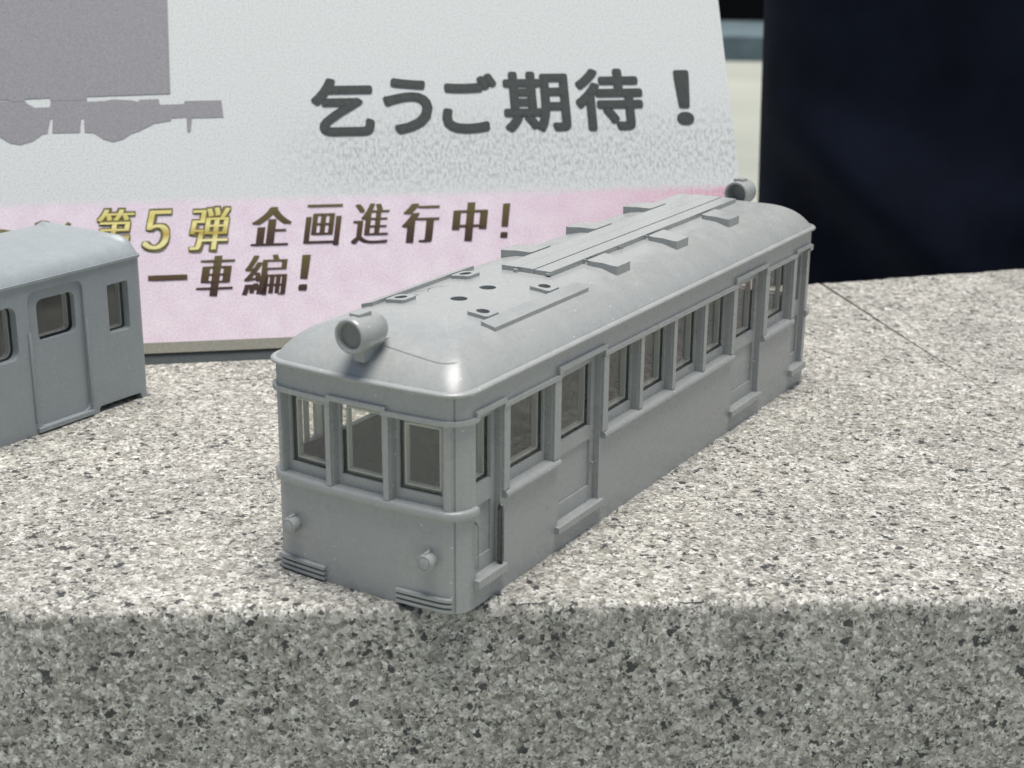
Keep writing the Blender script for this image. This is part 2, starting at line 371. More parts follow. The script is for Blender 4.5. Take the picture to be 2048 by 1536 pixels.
# ------------------------------------------------------------------ granite ledge
def V2(a): return Vector((math.cos(math.radians(a)), math.sin(math.radians(a))))
F0, FD = Vector((1.48, -4.0)), V2(34.6)
FJ, RJ = Vector((90.0, 56.9)), Vector((-9.2, 167.0))
RD = V2(48.5)
LEDGE_BOTTOM = -420.0
def slab_mesh(fa, fb, ra, rb, seed, n):
    """a slab between a front edge fa-fb and a rear edge ra-rb; arrises softly chipped"""
    prof_f = [(0, LEDGE_BOTTOM), (0, -60), (0, -30), (0, -14), (0, -7), (0, -4), (0, -1.6), (0.04, -0.9), (0.16, -0.5), (0.4, -0.2), (0.75, -0.06), (1.3, -0.01), (2.4, 0), (6, 0)]
    rows = []
    for i in range(n + 1):
        u = i / n; f = fa.lerp(fb, u); r = ra.lerp(rb, u); d = (r - f); L = d.length; d.normalize()
        row = []
        for k, (w, z) in enumerate(prof_f):
            p = f + d * w
            if 4 < k < 13:
                a = noise.noise(Vector((p.x * .16 + seed, p.y * .16, 3.1))) * 0.5 + noise.noise(Vector((p.x * .55, p.y * .55 + seed, z))) * 0.28 + noise.noise(Vector((p.x * 1.4, p.y * 1.4, z * 1.4 + seed))) * 0.16
                chip = max(0.0, noise.noise(Vector((p.x * .11 + 4 * seed, p.y * .11, .5))) - .18) * 2.2 + max(0.0, noise.noise(Vector((p.x * .42, p.y * .42, 8.5 + seed))) - .3) * 1.6
                p = p + d * (max(-0.15, a * 0.7) + chip * (.9 if k < 11 else .3)); z = z - abs(a) * (0.45 if k < 10 else .15) - chip * (.5 if 6 < k < 12 else .1)
            row.append((p.x, p.y, z))
        for w in (0.1, .2, .35, .5, .65, .8, .9):
            p = f + d * (6 + (L - 12) * w); row.append((p.x, p.y, 0))
        for k, (w, z) in enumerate([(6, 0), (3, 0), (1.6, -0.15), (0.7, -0.6), (0.2, -1.3), (0, -2.5), (0, -60), (0, LEDGE_BOTTOM)]):
            p = r - d * w
            if 0 < k < 6:
                a = noise.noise(Vector((p.x * .09 + seed, p.y * .09, 7.1))) * 1.5 + noise.noise(Vector((p.x * .35 + seed, p.y * .35, 1.1))) * 0.7
                p = p + d * a * (k / 5); z = z - abs(a) * 0.3
            row.append((p.x, p.y, z))
        rows.append(row)
    m = len(rows[0]); V = [v for r in rows for v in r]
    F = [(i * m + k, (i + 1) * m + k, (i + 1) * m + k + 1, i * m + k + 1) for i in range(n) for k in range(m - 1)]
    F += [tuple(range(m))[::1], tuple(range(n * m, n * m + m))[::-1], tuple(i * m for i in range(n + 1))[::-1] + ()] if False else [tuple(range(m)), tuple(range(n * m, n * m + m))[::-1]]
    return mesh_from('slab', V, F, 60, recalc=True)
ledge = empty('granite_ledge', (0, 0, 0)); tag(ledge, 'pale speckled granite ledge with a rounded front edge', 'ledge', kind='structure')
jd = (FJ - RJ).normalized(); jn = Vector((-jd.y, jd.x))            # jn points to the far side of the joint
obj('slab', slab_mesh(F0 - FD * 230, FJ + jn * 0.25, RJ - RD * 230, RJ - jn * 0.42, 1.0, 620), STONE, ledge)
obj('slab', slab_mesh(FJ - jn * 0.25, FJ + FD * 160, RJ + jn * 0.42, RJ + RD * 160, 9.0, 240), STONE, ledge, (0, 0, -0.06))

# ------------------------------------------------------------------ railcar body outline
class Outline:
    def __init__(s, h, L, sag, r, nf=14, nc=12):
        a = sag / h ** 2; x0 = h - r; y0 = a * x0 * x0; m = 2 * a * x0
        q = [(x0 * i / nf, a * (x0 * i / nf) ** 2) for i in range(nf + 1)]
        P0, P1, P2 = Vector((x0, y0)), Vector((h, y0 + m * r)), Vector((h, y0 + m * r + r))
        for i in range(1, nc + 1):
            t = i / nc; A = P0 + (P1 - P0) * .5523; B = P2 + (P1 - P2) * .5523
            p = P0 * (1 - t) ** 3 + A * 3 * t * (1 - t) ** 2 + B * 3 * t * t * (1 - t) + P2 * t ** 3; q.append((p.x, p.y))
        q = [(x, y - L / 2) for x, y in q]                       # origin at the middle of the body
        full = q + [(x, -y) for x, y in q[::-1]]
        full = full + [(-x, -y) for x, y in full]                # second half, rotated
        pts = []
        for p in full:
            if not pts or (Vector(p) - Vector(pts[-1])).length > 1e-6: pts.append(p)
        if (Vector(pts[0]) - Vector(pts[-1])).length < 1e-6: pts.pop()
        s.p = [Vector(p) for p in pts]; n = len(s.p)
        s.t = [0.0]
        for i in range(n): s.t.append(s.t[-1] + (s.p[(i + 1) % n] - s.p[i]).length)
        s.T = s.t[-1]; s.h, s.L, s.x0 = h, L, x0
        s.N = []
        for i in range(n):
            a_ = (s.p[i] - s.p[i - 1]).normalized(); b_ = (s.p[(i + 1) % n] - s.p[i]).normalized()
            d = (a_ + b_).normalized(); s.N.append(Vector((d.y, -d.x)))
        s.i_side = nf + nc; s.yc = q[-1][1]                      # where the straight right side begins
        s.tc = s.t[s.i_side]
    def at(s, t):
        t = t % s.T
        lo, hi = 0, len(s.p)
        while hi - lo > 1:
            mid = (lo + hi) // 2
            if s.t[mid] <= t: lo = mid
            else: hi = mid
        f = (t - s.t[lo]) / (s.t[lo + 1] - s.t[lo]); j = (lo + 1) % len(s.p)
        return s.p[lo].lerp(s.p[j], f), s.N[lo].lerp(s.N[j], f).normalized()
    def ev(s, t, z, h):
        p, n = s.at(t); q = p + n * h; return (q.x, q.y, z)
    def side(s, y): return s.tc + (y - s.L / 2 - s.yc)           # right side, y measured from the front end
    def front(s, x):                                             # front, signed x
        xs = abs(x); k = 0
        while k < s.i_side and s.p[k + 1].x < xs: k += 1
        t = s.t[k] + (xs - s.p[k].x) / max(1e-9, (s.p[k + 1].x - s.p[k].x)) * (s.t[k + 1] - s.t[k])
        return t if x >= 0 else -t
    def verts_between(s, a, b):
        r = []
        for w in (-1, 0, 1):
            r += [t + w * s.T for t in s.t[:-1] if a <= t + w * s.T <= b]
        return r

def relief(name, O, rects, h, mat, parent, back=0.0, rz=0.0):
    """raised moulding: union of (t0, t1, z0, z1) on the outline"""
    tb, zb = [], []
    for t0, t1, z0, z1 in rects: tb += [t0, t1] + O.verts_between(t0, t1); zb += [z0, z1]
    def hf(t, z): return h if any(a < t < b and c < z < d for a, b, c, d in rects) else None
    return obj(name, grid_mesh(name, O.ev, tb, zb, hf, back), mat, parent, rz=rz)

def sweep(name, O, t0, t1, prof, mat, parent, rz=0.0, closed=False):
    """a rounded bead: profile points (outward, z) carried along the outline"""
    ts = sorted(set([round(t0, 4), round(t1, 4)] + [round(t, 4) for t in O.verts_between(t0, t1)]))
    if closed: ts = ts[:-1]
    m = len(prof); V = [O.ev(t, z, h) for t in ts for h, z in prof]; n = len(ts)
    F = [(i * m + k, (i + 1) % n * m + k, (i + 1) % n * m + k + 1, i * m + k + 1) for i in range(n if closed else n - 1) for k in range(m - 1)]
    if not closed: F += [tuple(range(m)), tuple(range((n - 1) * m, n * m))[::-1]]
    return obj(name, mesh_from(name, V, F, 50, recalc=False), mat, parent, rz=rz)

def roof_mesh(name, O, zg, zt, D, drop, z_bottom, cuts=(), inset=0.05):
    """a hooded roof lofted from the body outline to its ridge"""
    n = len(O.p); rings = [0, .012, .03, .055, .085, .12, .16, .2, .25, .3, .36, .42, .5, .58, .66, .74, .82, .9, .96, 1.0]
    base = []
    tt = []
    for i in range(n):
        tt.append(O.t[i])
        seg = O.t[i + 1] - O.t[i]
        if seg > 6:
            m = int(seg / 3); tt += [O.t[i] + seg * k / m for k in range(1, m)]
    tt = sorted(tt)
    V, F = [], []
    for sct in rings:
        for t in tt:
            p, nn = O.at(t); p = p + nn * -inset
            q = Vector((0, max(-(O.L / 2 - D), min(O.L / 2 - D, p.y))))
            w = nn.x ** 2
            r = p.lerp(q, sct); V.append((r.x, r.y, zt - (zt - zg) * drop(1 - sct, w)))
    m = len(tt)
    F = [(i * m + k, i * m + (k + 1) % m, (i + 1) * m + (k + 1) % m, (i + 1) * m + k) for i in range(len(rings) - 1) for k in range(m)]
    b0 = len(V)
    for t in tt:
        p, nn = O.at(t); p = p + nn * -inset; V.append((p.x, p.y, z_bottom))
    F += [(k, b0 + k, b0 + (k + 1) % m, (k + 1) % m) for k in range(m)] + [tuple(range(b0, b0 + m))[::-1]]
    ob = raw_obj(V, F)
    cs = []
    for x, y, r, z0 in cuts:
        mb = MB(); mb.lathe([(r, z0), (r, zt + 3)], 'Z', (x, y, 0), 24); cs.append(raw_obj(mb.v, mb.f))
    return scale_mesh(boolean_cut(ob, cs), name, 32)

def glazed_frame(w, z0, z1, side, bot, top, depth, thick):
    """flat window frame, centred on x, outer face at y = depth (inward)"""
    def hf(t, z): return None if (-w / 2 + side < t < w / 2 - side and z0 + bot < z < z1 - top) else -depth
    return grid_mesh('window', lambda t, z, h: (t, -h, z), [-w / 2, -w / 2 + side, w / 2 - side, w / 2], [z0, z0 + bot, z1 - top, z1], hf, -depth - thick, inner=True)

def pane_mesh(x0, x1, z0, z1, y):
    mb = MB(); mb.box(x0, x1, y, y + 0.12, z0, z1); return mb.mesh('pane')
def pane_rim_mesh(x0, x1, z0, z1, y, d, w=0.16):
    mb = MB()
    mb.box(x0, x0 + w, y, y + d, z0, z1); mb.box(x1 - w, x1, y, y + d, z0, z1)
    mb.box(x0 + w, x1 - w, y, y + d, z0, z0 + w); mb.box(x0 + w, x1 - w, y, y + d, z1 - w, z1)
    return mb.mesh('pane_rim')

# ------------------------------------------------------------------ the near railcar
L1, H1 = 104.0, 13.0
O1 = Outline(H1, L1, 0.67, 2.44)
car = empty('model_railcar', (0, L1 / 2, 0)); tag(car, 'unpainted grey plastic model railcar body with round roof headlamp, standing at the ledge corner', 'model railcar')

ZW0, ZW1 = 12.1, 21.8
CAB = [(3.7, 8.7), (95.3, 100.3)]; DOOR = [(21.6, 31.7), (72.3, 82.4)]
WBIG = [(10.3, 19.8), (84.2, 93.7)]
MG = 1.15
wst = (37.4 - 3 * MG) / 4
WSTRIP = [(33.3 + k * (wst + MG), 33.3 + k * (wst + MG) + wst) for k in range(4)]
WFRONT = [(-10.9, -4.4, 21.75), (-3.45, 3.45, 22.15), (4.4, 10.9, 21.75)]
openings = []
for y0, y1 in CAB: openings.append((O1.side(y0), O1.side(y1), 3.45, 22.35))
for y0, y1 in DOOR: openings.append((O1.side(y0), O1.side(y1), 3.25, 22.6))
for y0, y1 in WBIG + WSTRIP: openings.append((O1.side(y0), O1.side(y1), ZW0, ZW1))
for x0, x1, zt in WFRONT: openings.append((O1.front(x0), O1.front(x1), ZW0, zt))
half = O1.T / 2
openings += [(a + half, b + half, c, d) for a, b, c, d in openings]
openings = [(a + O1.T, b + O1.T, c, d) if a < 0 else (a, b, c, d) for a, b, c, d in openings]
openings = [w for o in openings for w in ([o] if o[1] <= O1.T else [(o[0], O1.T, o[2], o[3]), (0, o[1] - O1.T, o[2], o[3])])]
GT = O1.tc - 2.35                                                    # mould seam on the corner
seams = [(t - .09, t + .09) for t in (GT, half - GT, half + GT, O1.T - GT)]
tb = [t for o in openings for t in o[:2]] + O1.t + [t for s_ in seams for t in s_]
zb = [0, 24.95, 25.3] + [z for o in openings for z in o[2:]]
def shell_h(t, z):
    for a, b, c, d in openings:
        if a < t < b and c < z < d: return None
    for a, b in seams:
        if a < t < b and z < 24.95: return -0.14
    return 0.0
obj('body_shell', grid_mesh('body_shell', O1.ev, tb, zb, shell_h, -1.3, inner=True, wrap=True), GREY, car)

DROP1 = lambda q, w: (.24 * q ** 2 + .76 * q ** 5.8) * w + (.5 * q ** 2 + .5 * q ** 6) * (1 - w)
ZG, ZT = 25.38, 29.74
ROOFZ = lambda x, y: ZT - (ZT - ZG) * DROP1(min(1.0, abs(x) / 12.95), 1)
plates = [(5.72, 16.4), (5.72, 30.2), (-5.72, 16.4), (-5.72, 30.2)]
cuts = [(x, y - L1 / 2, 0.78, 26.2) for x, y in plates] + [(0, 20.1 - L1 / 2, 1.02, 26.4), (0, 26.4 - L1 / 2, 1.02, 26.4)]
roof = obj('roof', roof_mesh('roof', O1, ZG, ZT, 13.5, DROP1, 25.32, cuts), GREY, car)

sweep('gutter', O1, 0, O1.T, [(0, 24.88), (.3, 24.9), (.5, 25.02), (.58, 25.18), (.52, 25.34), (.36, 25.46), (.12, 25.52), (-.1, 25.5)], GREY, car, closed=True)
# rain strips over the windows, stepped up over the doors
S = O1.side; Fr = O1.front
def drip_rects():
    r = []
    base = (21.82, 22.34)
    fz = (22.2, 22.74); cz = (22.4, 22.92); dz = (22.66, 23.22)
    seq = [(-Fr(3.95) * 1.0, Fr(3.95), fz), (Fr(3.95), S(3.3), base), (S(3.3), S(9.4), cz), (S(9.4), S(20.9), base), (S(20.9), S(32.5), dz), (S(32.5), S(71.5), base),
           (S(71.5), S(83.1), dz), (S(83.1), S(94.6), base), (S(94.6), S(100.7), cz), (S(100.7), half - Fr(3.95), base)]
    for k, (a, b, z) in enumerate(seq):
        r.append((a, b, *z))
        if k:
            zp = seq[k - 1][2]; hi_prev = zp[0] > z[0]
            r.append((a - .5, a, min(zp[0], z[0]), max(zp[1], z[1])) if hi_prev else (a, a + .5, min(zp[0], z[0]), max(zp[1], z[1])))
    r.append((-Fr(3.95), -Fr(3.95) + .5, 21.82, 22.74))
    return r
dr = drip_rects()
relief('rain_strip', O1, dr, 0.46, GREY, car); 
o = relief('rain_strip', O1, dr, 0.46, GREY, car, rz=math.pi)
for rz in (0, math.pi):
    sweep('belt_moulding', O1, -S(3.72), S(3.72), [(0, 11.04), (.36, 11.05), (.46, 11.14), (.5, 11.3), (.5, 11.75), (.44, 11.95), (.3, 12.06), (0, 12.11)], GREY, car, rz=rz)
    for y0, y1 in ((9.2, 21.3), (32.2, 71.8), (82.7, 94.8)):
        sweep('window_sill', O1, S(y0), S(y1), [(0, 11.15), (.45, 11.17), (.62, 11.3), (.68, 11.55), (.6, 11.8), (.42, 11.98), (0, 12.09)], GREY, car, rz=rz)
    # pilasters between the openings stand a touch proud
    for y0, y1 in ((8.9, 10.15), (19.95, 21.45), (31.85, 33.15), (70.85, 72.15), (82.55, 84.05), (93.85, 95.1)):
        relief('pilaster', O1, [(S(y0), S(y1), 12.12, 21.8)], 0.36, GREY, car, rz=rz)
    for k in range(3):
        y0 = WSTRIP[k][1]; relief('mullion', O1, [(S(y0 + .1), S(y0 + MG - .1), 12.12, 21.8)], 0.3, GREY, car, rz=rz)
    for x0, x1 in ((-4.28, -3.57), (3.57, 4.28)):
        relief('pilaster', O1, [(Fr(x0), Fr(x1), 12.1, 21.8)], 0.36, GREY, car, rz=rz)
    for sgn in (-1, 1):
        a, b = sorted((Fr(sgn * 11.02), Fr(sgn * 11.75))); relief('pilaster', O1, [(a, b, 12.1, 21.8)], 0.12, GREY, car, rz=rz)

# shared window meshes
def window_set(w, zt, side=0.55, bot=1.25, top=0.42, depth=0.85):
    ix0, ix1, iz0, iz1 = -w / 2 + side, w / 2 - side, ZW0 + bot, zt - top
    return (glazed_frame(w, ZW0, zt, side, bot, top, depth, 0.32), pane_mesh(ix0 - .2, ix1 + .2, iz0 - .2, iz1 + .2, depth + .34),
            pane_rim_mesh(ix0 + .42, ix1 - .42, iz0 + .4, iz1 - .4, depth + .48, 0.75, .18))
def put_window(ms, parent, loc, rz):
    f = obj('window', ms[0], GREY, parent, loc, rz)
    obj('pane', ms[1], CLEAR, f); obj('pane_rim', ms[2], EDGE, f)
    return f
def on_side(y, rot):
    return ((H1, y - L1 / 2, 0), math.pi / 2) if not rot else ((-H1, L1 / 2 - y, 0), -math.pi / 2)
big = window_set(9.5, ZW1, side=0.48); strip = window_set(wst, ZW1, side=0.42)
for rot in (0, 1):
    for y0, y1 in WBIG: put_window(big, car, *on_side((y0 + y1) / 2, rot))
    for y0, y1 in WSTRIP: put_window(strip, car, *on_side((y0 + y1) / 2, rot))
fr_ms = [window_set(6.5, 21.75), window_set(6.9, 22.15, bot=1.3)]
for rot in (0, 1):
    for k, (x0, x1, zt) in enumerate(WFRONT):
        p, n = O1.at(Fr((x0 + x1) / 2)); az = math.atan2(n.x, -n.y)
        loc, rz = ((p.x, p.y, 0), az) if not rot else ((-p.x, -p.y, 0), az + math.pi)
        put_window(fr_ms[1 if k == 1 else 0], car, loc, rz)

# doors: leaf with a sunk lower panel, window, handle; step below
def door_set(w, z0, z1, wz0, wz1, side, panel, depth):
    def hf(t, z):
        if abs(t) < w / 2 - side and wz0 < z < wz1: return None
        if abs(t) < w / 2 - side and panel[0] < z < panel[1]: return -depth - 0.28
        return -depth
    me = grid_mesh('door', lambda t, z, h: (t, -h, z), [-w / 2, -w / 2 + side, w / 2 - side, w / 2], [z0, panel[0], panel[1], wz0, wz1, z1], hf, -depth - .5, inner=True)
    ix = w / 2 - side
    return me, pane_mesh(-ix - .2, ix + .2, wz0 - .2, wz1 + .2, depth + .55), pane_rim_mesh(-ix + .35, ix - .35, wz0 + .35, wz1 - .35, depth + .68, 0.75, .18)
dset = door_set(10.1, 3.25, 22.6, 13.15, 21.3, 1.0, (5.25, 11.4), 0.8)
cset = door_set(5.0, 3.45, 22.35, 13.9, 21.3, 0.85, (5.25, 11.4), 0.75)
hm = MB(); hm.box(4.25, 4.62, 0.45, 0.85, 8.05, 8.3); hm = hm.mesh('handle')
def step_mesh(w, z0, z1, out, inn):
    mb = MB(); mb.box(-w / 2, w / 2, -out, inn, z0, z1); return mb.mesh('door_step')
st_d, st_c = step_mesh(11.3, 2.4, 3.24, 0.6, 0.79), step_mesh(6.0, 2.45, 3.44, 0.75, 0.74)
post = MB(); post.tube([(0, 0, 3.5), (0, 0, 3.9), (0, 0, 10.1), (0, 0, 10.55), (0, 0, 10.7)], [.2, .36, .36, .32, .12], 10); post = post.mesh('handrail')
wire = MB(); wire.tube([(0, .35, 4.75), (0, -.05, 4.8), (0, -.22, 5.1), (0, -.22, 9.8), (0, -.05, 10.1), (0, .35, 10.15)], .1, 6)
wire = wire.mesh('grab_wire')
for rot in (0, 1):
    for y0, y1 in DOOR:
        loc, rz = on_side((y0 + y1) / 2, rot)
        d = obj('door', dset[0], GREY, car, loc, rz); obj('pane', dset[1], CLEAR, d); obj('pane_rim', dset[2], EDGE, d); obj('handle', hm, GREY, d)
        obj('door_step', st_d, GREY, car, loc, rz)
    for y0, y1 in CAB:
        loc, rz = on_side((y0 + y1) / 2, rot)
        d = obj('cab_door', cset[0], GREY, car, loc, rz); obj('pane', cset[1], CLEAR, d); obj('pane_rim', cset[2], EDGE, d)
        obj('door_step', st_c, GREY, car, loc, rz)
        for yy, me in ((8.62, post), (3.55, wire)):
            l2, r2 = on_side(yy, rot)
            off = Vector((0.15 if not rot else -0.15, 0, 0)); obj('handrail' if me is post else 'grab_wire', me, GREY, car, Vector(l2) + off, r2)

# front and rear: marker lamps, buffer ribs, headlamp
lampm = MB(); lampm.lathe([(0.8, 0.3), (0.82, -0.2), (0.98, -0.55), (1.0, -1.1), (0.93, -1.38), (0.78, -1.46), (0.7, -1.40)], 'Y', (0, 0, 0), 26)
lampm.prism([(-.16, -1.2), (.16, -1.2), (.16, -.3), (-.16, -.3)], .85, lambda x, y: 1.22 if y > -0.9 else 1.1)
lampm = lampm.mesh('marker_lamp')
lensm = MB(); lensm.lathe([(0.72, -1.36), (0.69, -1.47), (0.4, -1.54), (0.0, -1.56)], 'Y', (0, 0, 0), 24); lensm = lensm.mesh('lens')
for rot in (0, 1):
    for x in (-9.35, 9.35):
        p, n = O1.at(Fr(x)); az = math.atan2(n.x, -n.y) * .4
        loc = (p.x, p.y, 6.2) if not rot else (-p.x, -p.y, 6.2)
        l = obj('marker_lamp', lampm, GREY, car, loc, az + (math.pi if rot else 0)); obj('lens', lensm, GREY, l)
    for sgn in (-1, 1):
        for z in (1.52, .92, .3):
            a, b = sorted((Fr(sgn * 4.95), Fr(sgn * 11.75)))
            relief('buffer_rib', O1, [(a, b, z, z + .36)], 0.5, GREY, car, rz=math.pi * rot)

def headlamp(loc, rz, tail):
    hb = MB()
    pr = [(1.42, 0.62), (1.5, 0.1), (1.58, -.1), (1.78, -.14), (1.95, 0.02), (2.0, 0.4), (2.0, 3.6)]
    pr += [(1.95, 4.2), (1.5, 5.0), (0.8, 5.7), (0.0, 5.9)] if tail else [(1.96, 3.9), (1.7, 3.92), (1.62, 3.7), (1.55, 1.2), (0.0, 1.1)]
    hb.lathe(pr, 'Y', (0, 0, 0), 40)
    h = hb.build('headlamp', GREY, car, loc, rz, angle=40)
    lm = MB(); lm.lathe([(1.5, 0.62), (1.46, 0.5), (0.9, 0.46), (0, 0.45)], 'Y', (0, 0, 0), 32); lm.build('lens', LENS, h, angle=50)
    pd = MB(); pd.prism([(-.7, 1.6), (.7, 1.6), (.85, 6.4), (-.85, 6.4)], -3.2, -1.4); pd.build('pedestal', GREY, h)
    tb_ = MB(); tb_.prism([(-.75, 1.1), (.55, 1.0), (.85, 2.9), (-.6, 3.0)], 1.7, lambda x, y: 2.16 + .05 * y); tb_.build('top_tab', GREY, h)
    return h
headlamp((0, -1.0 - L1 / 2, 30.2), 0, True)
headlamp((0, L1 / 2 + 0.6, 29.3), math.pi, False)

# roof fittings
for k in range(3):
    x0 = -3.6 + k * 2.42; mb = MB(); mb.box(x0, x0 + 2.3, 35.4 - L1 / 2, 92.6 - L1 / 2, 29.3, 30.34 - .05 * abs(k - 1)); mb.build('roof_plank', GREY, car)
for s in (1, -1):
    mb = MB(); pr = [(7.5, 13.2), (9.25, 13.4), (9.25, 34.9), (7.5, 34.9)]
    if s < 0: pr = [(-x, y) for x, y in pr][::-1]
    mb.prism([(x, y - L1 / 2) for x, y in pr], 28.0, lambda x, y: ROOFZ(x, y) + .48); mb.build('side_rail', GREY, car)
    for k in range(3):
        y = 43.6 + 17.5 * k - L1 / 2
        pl = [(4.1, y + .25), (4.45, y), (5.2, y - .05), (6.4, y + .15), (7.9, y - .3), (8.6, y - .3), (8.75, y - .15), (8.75, y + 3.3), (8.6, y + 3.45), (4.3, y + 5.0), (4.1, y + 4.9)]
        if s < 0: pl = [(-a, b) for a, b in pl][::-1]
        mb = MB(); mb.prism(pl, 28.2, lambda x, y_: 30.24 - .035 * (abs(x) - 4.1)); mb.build('roof_ventilator', GREY, car)
def plate_mesh(x, y):
    n = 24; r = .78; hw = 1.42; z0 = 29.0; out, inn = [], []
    for k in range(n):
        a = 2 * math.pi * (k + .5) / n; c, s_ = math.cos(a), math.sin(a); m = max(abs(c), abs(s_))
        out.append((x + hw * c / m, y + hw * s_ / m)); inn.append((x + r * c, y + r * s_))
    zt = lambda a, b: ROOFZ(a, b) + .42
    V = [(a, b, z0) for a, b in out] + [(a, b, zt(a, b)) for a, b in out] + [(a, b, zt(a, b)) for a, b in inn] + [(a, b, z0 - 1) for a, b in inn]
    F = []
    for lvl in range(3): F += [(lvl * n + k, lvl * n + (k + 1) % n, (lvl + 1) * n + (k + 1) % n, (lvl + 1) * n + k) for k in range(n)]
    return mesh_from('mounting_plate', V, F, 35, recalc=True)
for x, y in plates: obj('mounting_plate', plate_mesh(x, y - L1 / 2), GREY, car)
# scraps of moulding flash and a stray fibre
fl = MB()
for (x, y, z, sx, sy) in ((-1.3, 35.0, 30.0, .45, .3), (-1.0, 34.7, 29.7, .16, .3), (3.3, 35.2, 30.0, .5, .22), (3.7, 44.0, 30.1, .4, .12), (3.7, 61.4, 30.1, .4, .12), (3.8, 53.5, 30.0, .45, .1)):
    fl.prism([(x - sx, y - L1 / 2), (x, y - sy - L1 / 2), (x + sx, y - L1 / 2 + .05), (x, y + sy - L1 / 2)], z - .15, z + .12)
fl.build('moulding_flash', GREY, car)['kind'] = 'stuff'
pl_ = []
for k in range(26):
    t = Fr(1.6) + (O1.tc - 1.2 - Fr(1.6)) * k / 25
    p, nn = O1.at(t); p = p - nn * .05; q = Vector((0, -(L1 / 2 - 13.5))); sc_ = .27 - .10 * k / 25
    r_ = p.lerp(q, sc_); pl_.append((r_.x, r_.y, ZT - (ZT - ZG) * DROP1(1 - sc_, nn.x ** 2) + .0))
ml = MB(); ml.tube(pl_, [.02] + [.085] * 24 + [.02], 6); ml.build('parting_line', GREY, car)
fb = MB(); fb.tube([(-7.0 + 1.2 * math.sin(k * .55) + .25 * k, 18.2 + k * .62 - L1 / 2, ROOFZ(-6.6, 0) + .12 + .06 * math.sin(k * 1.3)) for k in range(12)], .035, 5)
fb.build('dust_fibre', LENS, car)

# ------------------------------------------------------------------ the second railcar, behind and to the side
H2, L2 = 11.7, 92.0
O2 = Outline(H2, L2, 0.08, 1.3, nf=6, nc=8)
c2yaw = math.radians(-1.6)
far = Vector((-70.0, 38.6)); ax = Vector((-math.sin(c2yaw), math.cos(c2yaw))); rx = Vector((math.cos(c2yaw), math.sin(c2yaw)))
cen = far - rx * H2 - ax * (L2 / 2)
car2 = empty('model_railcar', (cen.x, cen.y, 0), c2yaw); tag(car2, 'smooth blue-grey plastic model railcar body with rounded windows and thin door rails', 'model railcar')
def rrect(x0, x1, z0, z1, r, n=5):
    p = []
    for cx, cz, a0 in ((x1 - r, z1 - r, 0), (x0 + r, z1 - r, 90), (x0 + r, z0 + r, 180), (x1 - r, z0 + r, 270)):
        for k in range(n + 1): a = math.radians(a0 + 90 * k / n); p.append((cx + r * math.cos(a), cz + r * math.sin(a)))
    return p
def side_cutter(y0, y1, z0, z1, r, xin, rot, yout=3.0):
    pl = rrect(y0, y1, z0, z1, r); n = len(pl); V = []
    for x in (H2 + yout, xin):
        for a, b in pl: V.append((x, a, b) if not rot else (-x, a, b))
    F = [tuple(range(n)), tuple(range(n, 2 * n))[::-1]] + [(i, (i + 1) % n, n + (i + 1) % n, n + i) for i in range(n)]
    return raw_obj(V, F)
E2 = L2 / 2                                   # far end, along local y
win2 = [(E2 - 7.3, E2 - 3.2, 11.6, 19.1, .35), (E2 - 31.3, E2 - 24.1, 11.8, 19.6, 1.3), (E2 - 41, E2 - 33.8, 11.8, 19.6, 1.3), (E2 - 50.7, E2 - 43.5, 11.8, 19.6, 1.3), (E2 - 60.4, E2 - 53.2, 11.8, 19.6, 1.3)]
dr2 = (E2 - 21.9, E2 - 11.9, 0.95, 21.0, 1.3); dw2 = (E2 - 20.1, E2 - 13.2, 13.4, 19.5, 1.0)
V = []; F = []; m2 = len(O2.p)
for (hh, z) in ((0, 0), (0, 22.5), (-1.3, 22.5), (-1.3, 0)):
    V += [O2.ev(O2.t[i], z, hh) for i in range(m2)]
for l in range(4): F += [(l * m2 + k, l * m2 + (k + 1) % m2, ((l + 1) % 4) * m2 + (k + 1) % m2, ((l + 1) % 4) * m2 + k) for k in range(m2)]
cs = []
for rot in (0, 1):
    for w in win2: cs.append(side_cutter(*w, H2 - 3, rot))
    cs.append(side_cutter(*dr2, H2 - .45, rot)); cs.append(side_cutter(*dw2, H2 - 3, rot))
    cs.append(side_cutter(E2 - 10.4, E2 - 1.9, -2, 0.95, .5, H2 - 3, rot))
obj('body_shell', scale_mesh(boolean_cut(raw_obj(V, F), cs), 'body_shell', 30), GREY2, car2)
DROP2 = lambda q, w: (.4 * q ** 2 + .6 * q ** 10) * w + (.06 * q ** 2 + .94 * q ** 14) * (1 - w)
obj('roof', roof_mesh('roof', O2, 22.48, 25.65, 7.0, DROP2, 22.45, (), 0.02), GREY2, car2)
relief('gutter', O2, [(0, O2.T / 2, 22.2, 22.62), (O2.T / 2, O2.T, 22.2, 22.62)], 0.3, GREY2, car2)
def rr_ring(y0, y1, z0, z1, r, w, d0, d1):
    a, b = rrect(y0, y1, z0, z1, r), rrect(y0 + w, y1 - w, z0 + w, z1 - w, max(.1, r - w)); n = len(a)
    V = [(p, d0, q) for p, q in a] + [(p, d0, q) for p, q in b] + [(p, d1, q) for p, q in b] + [(p, d1, q) for p, q in a]
    F = [(l * n + k, l * n + (k + 1) % n, ((l + 1) % 4) * n + (k + 1) % n, ((l + 1) % 4) * n + k) for l in range(4) for k in range(n)]
    return mesh_from('pane_rim', V, F, 40, recalc=True)
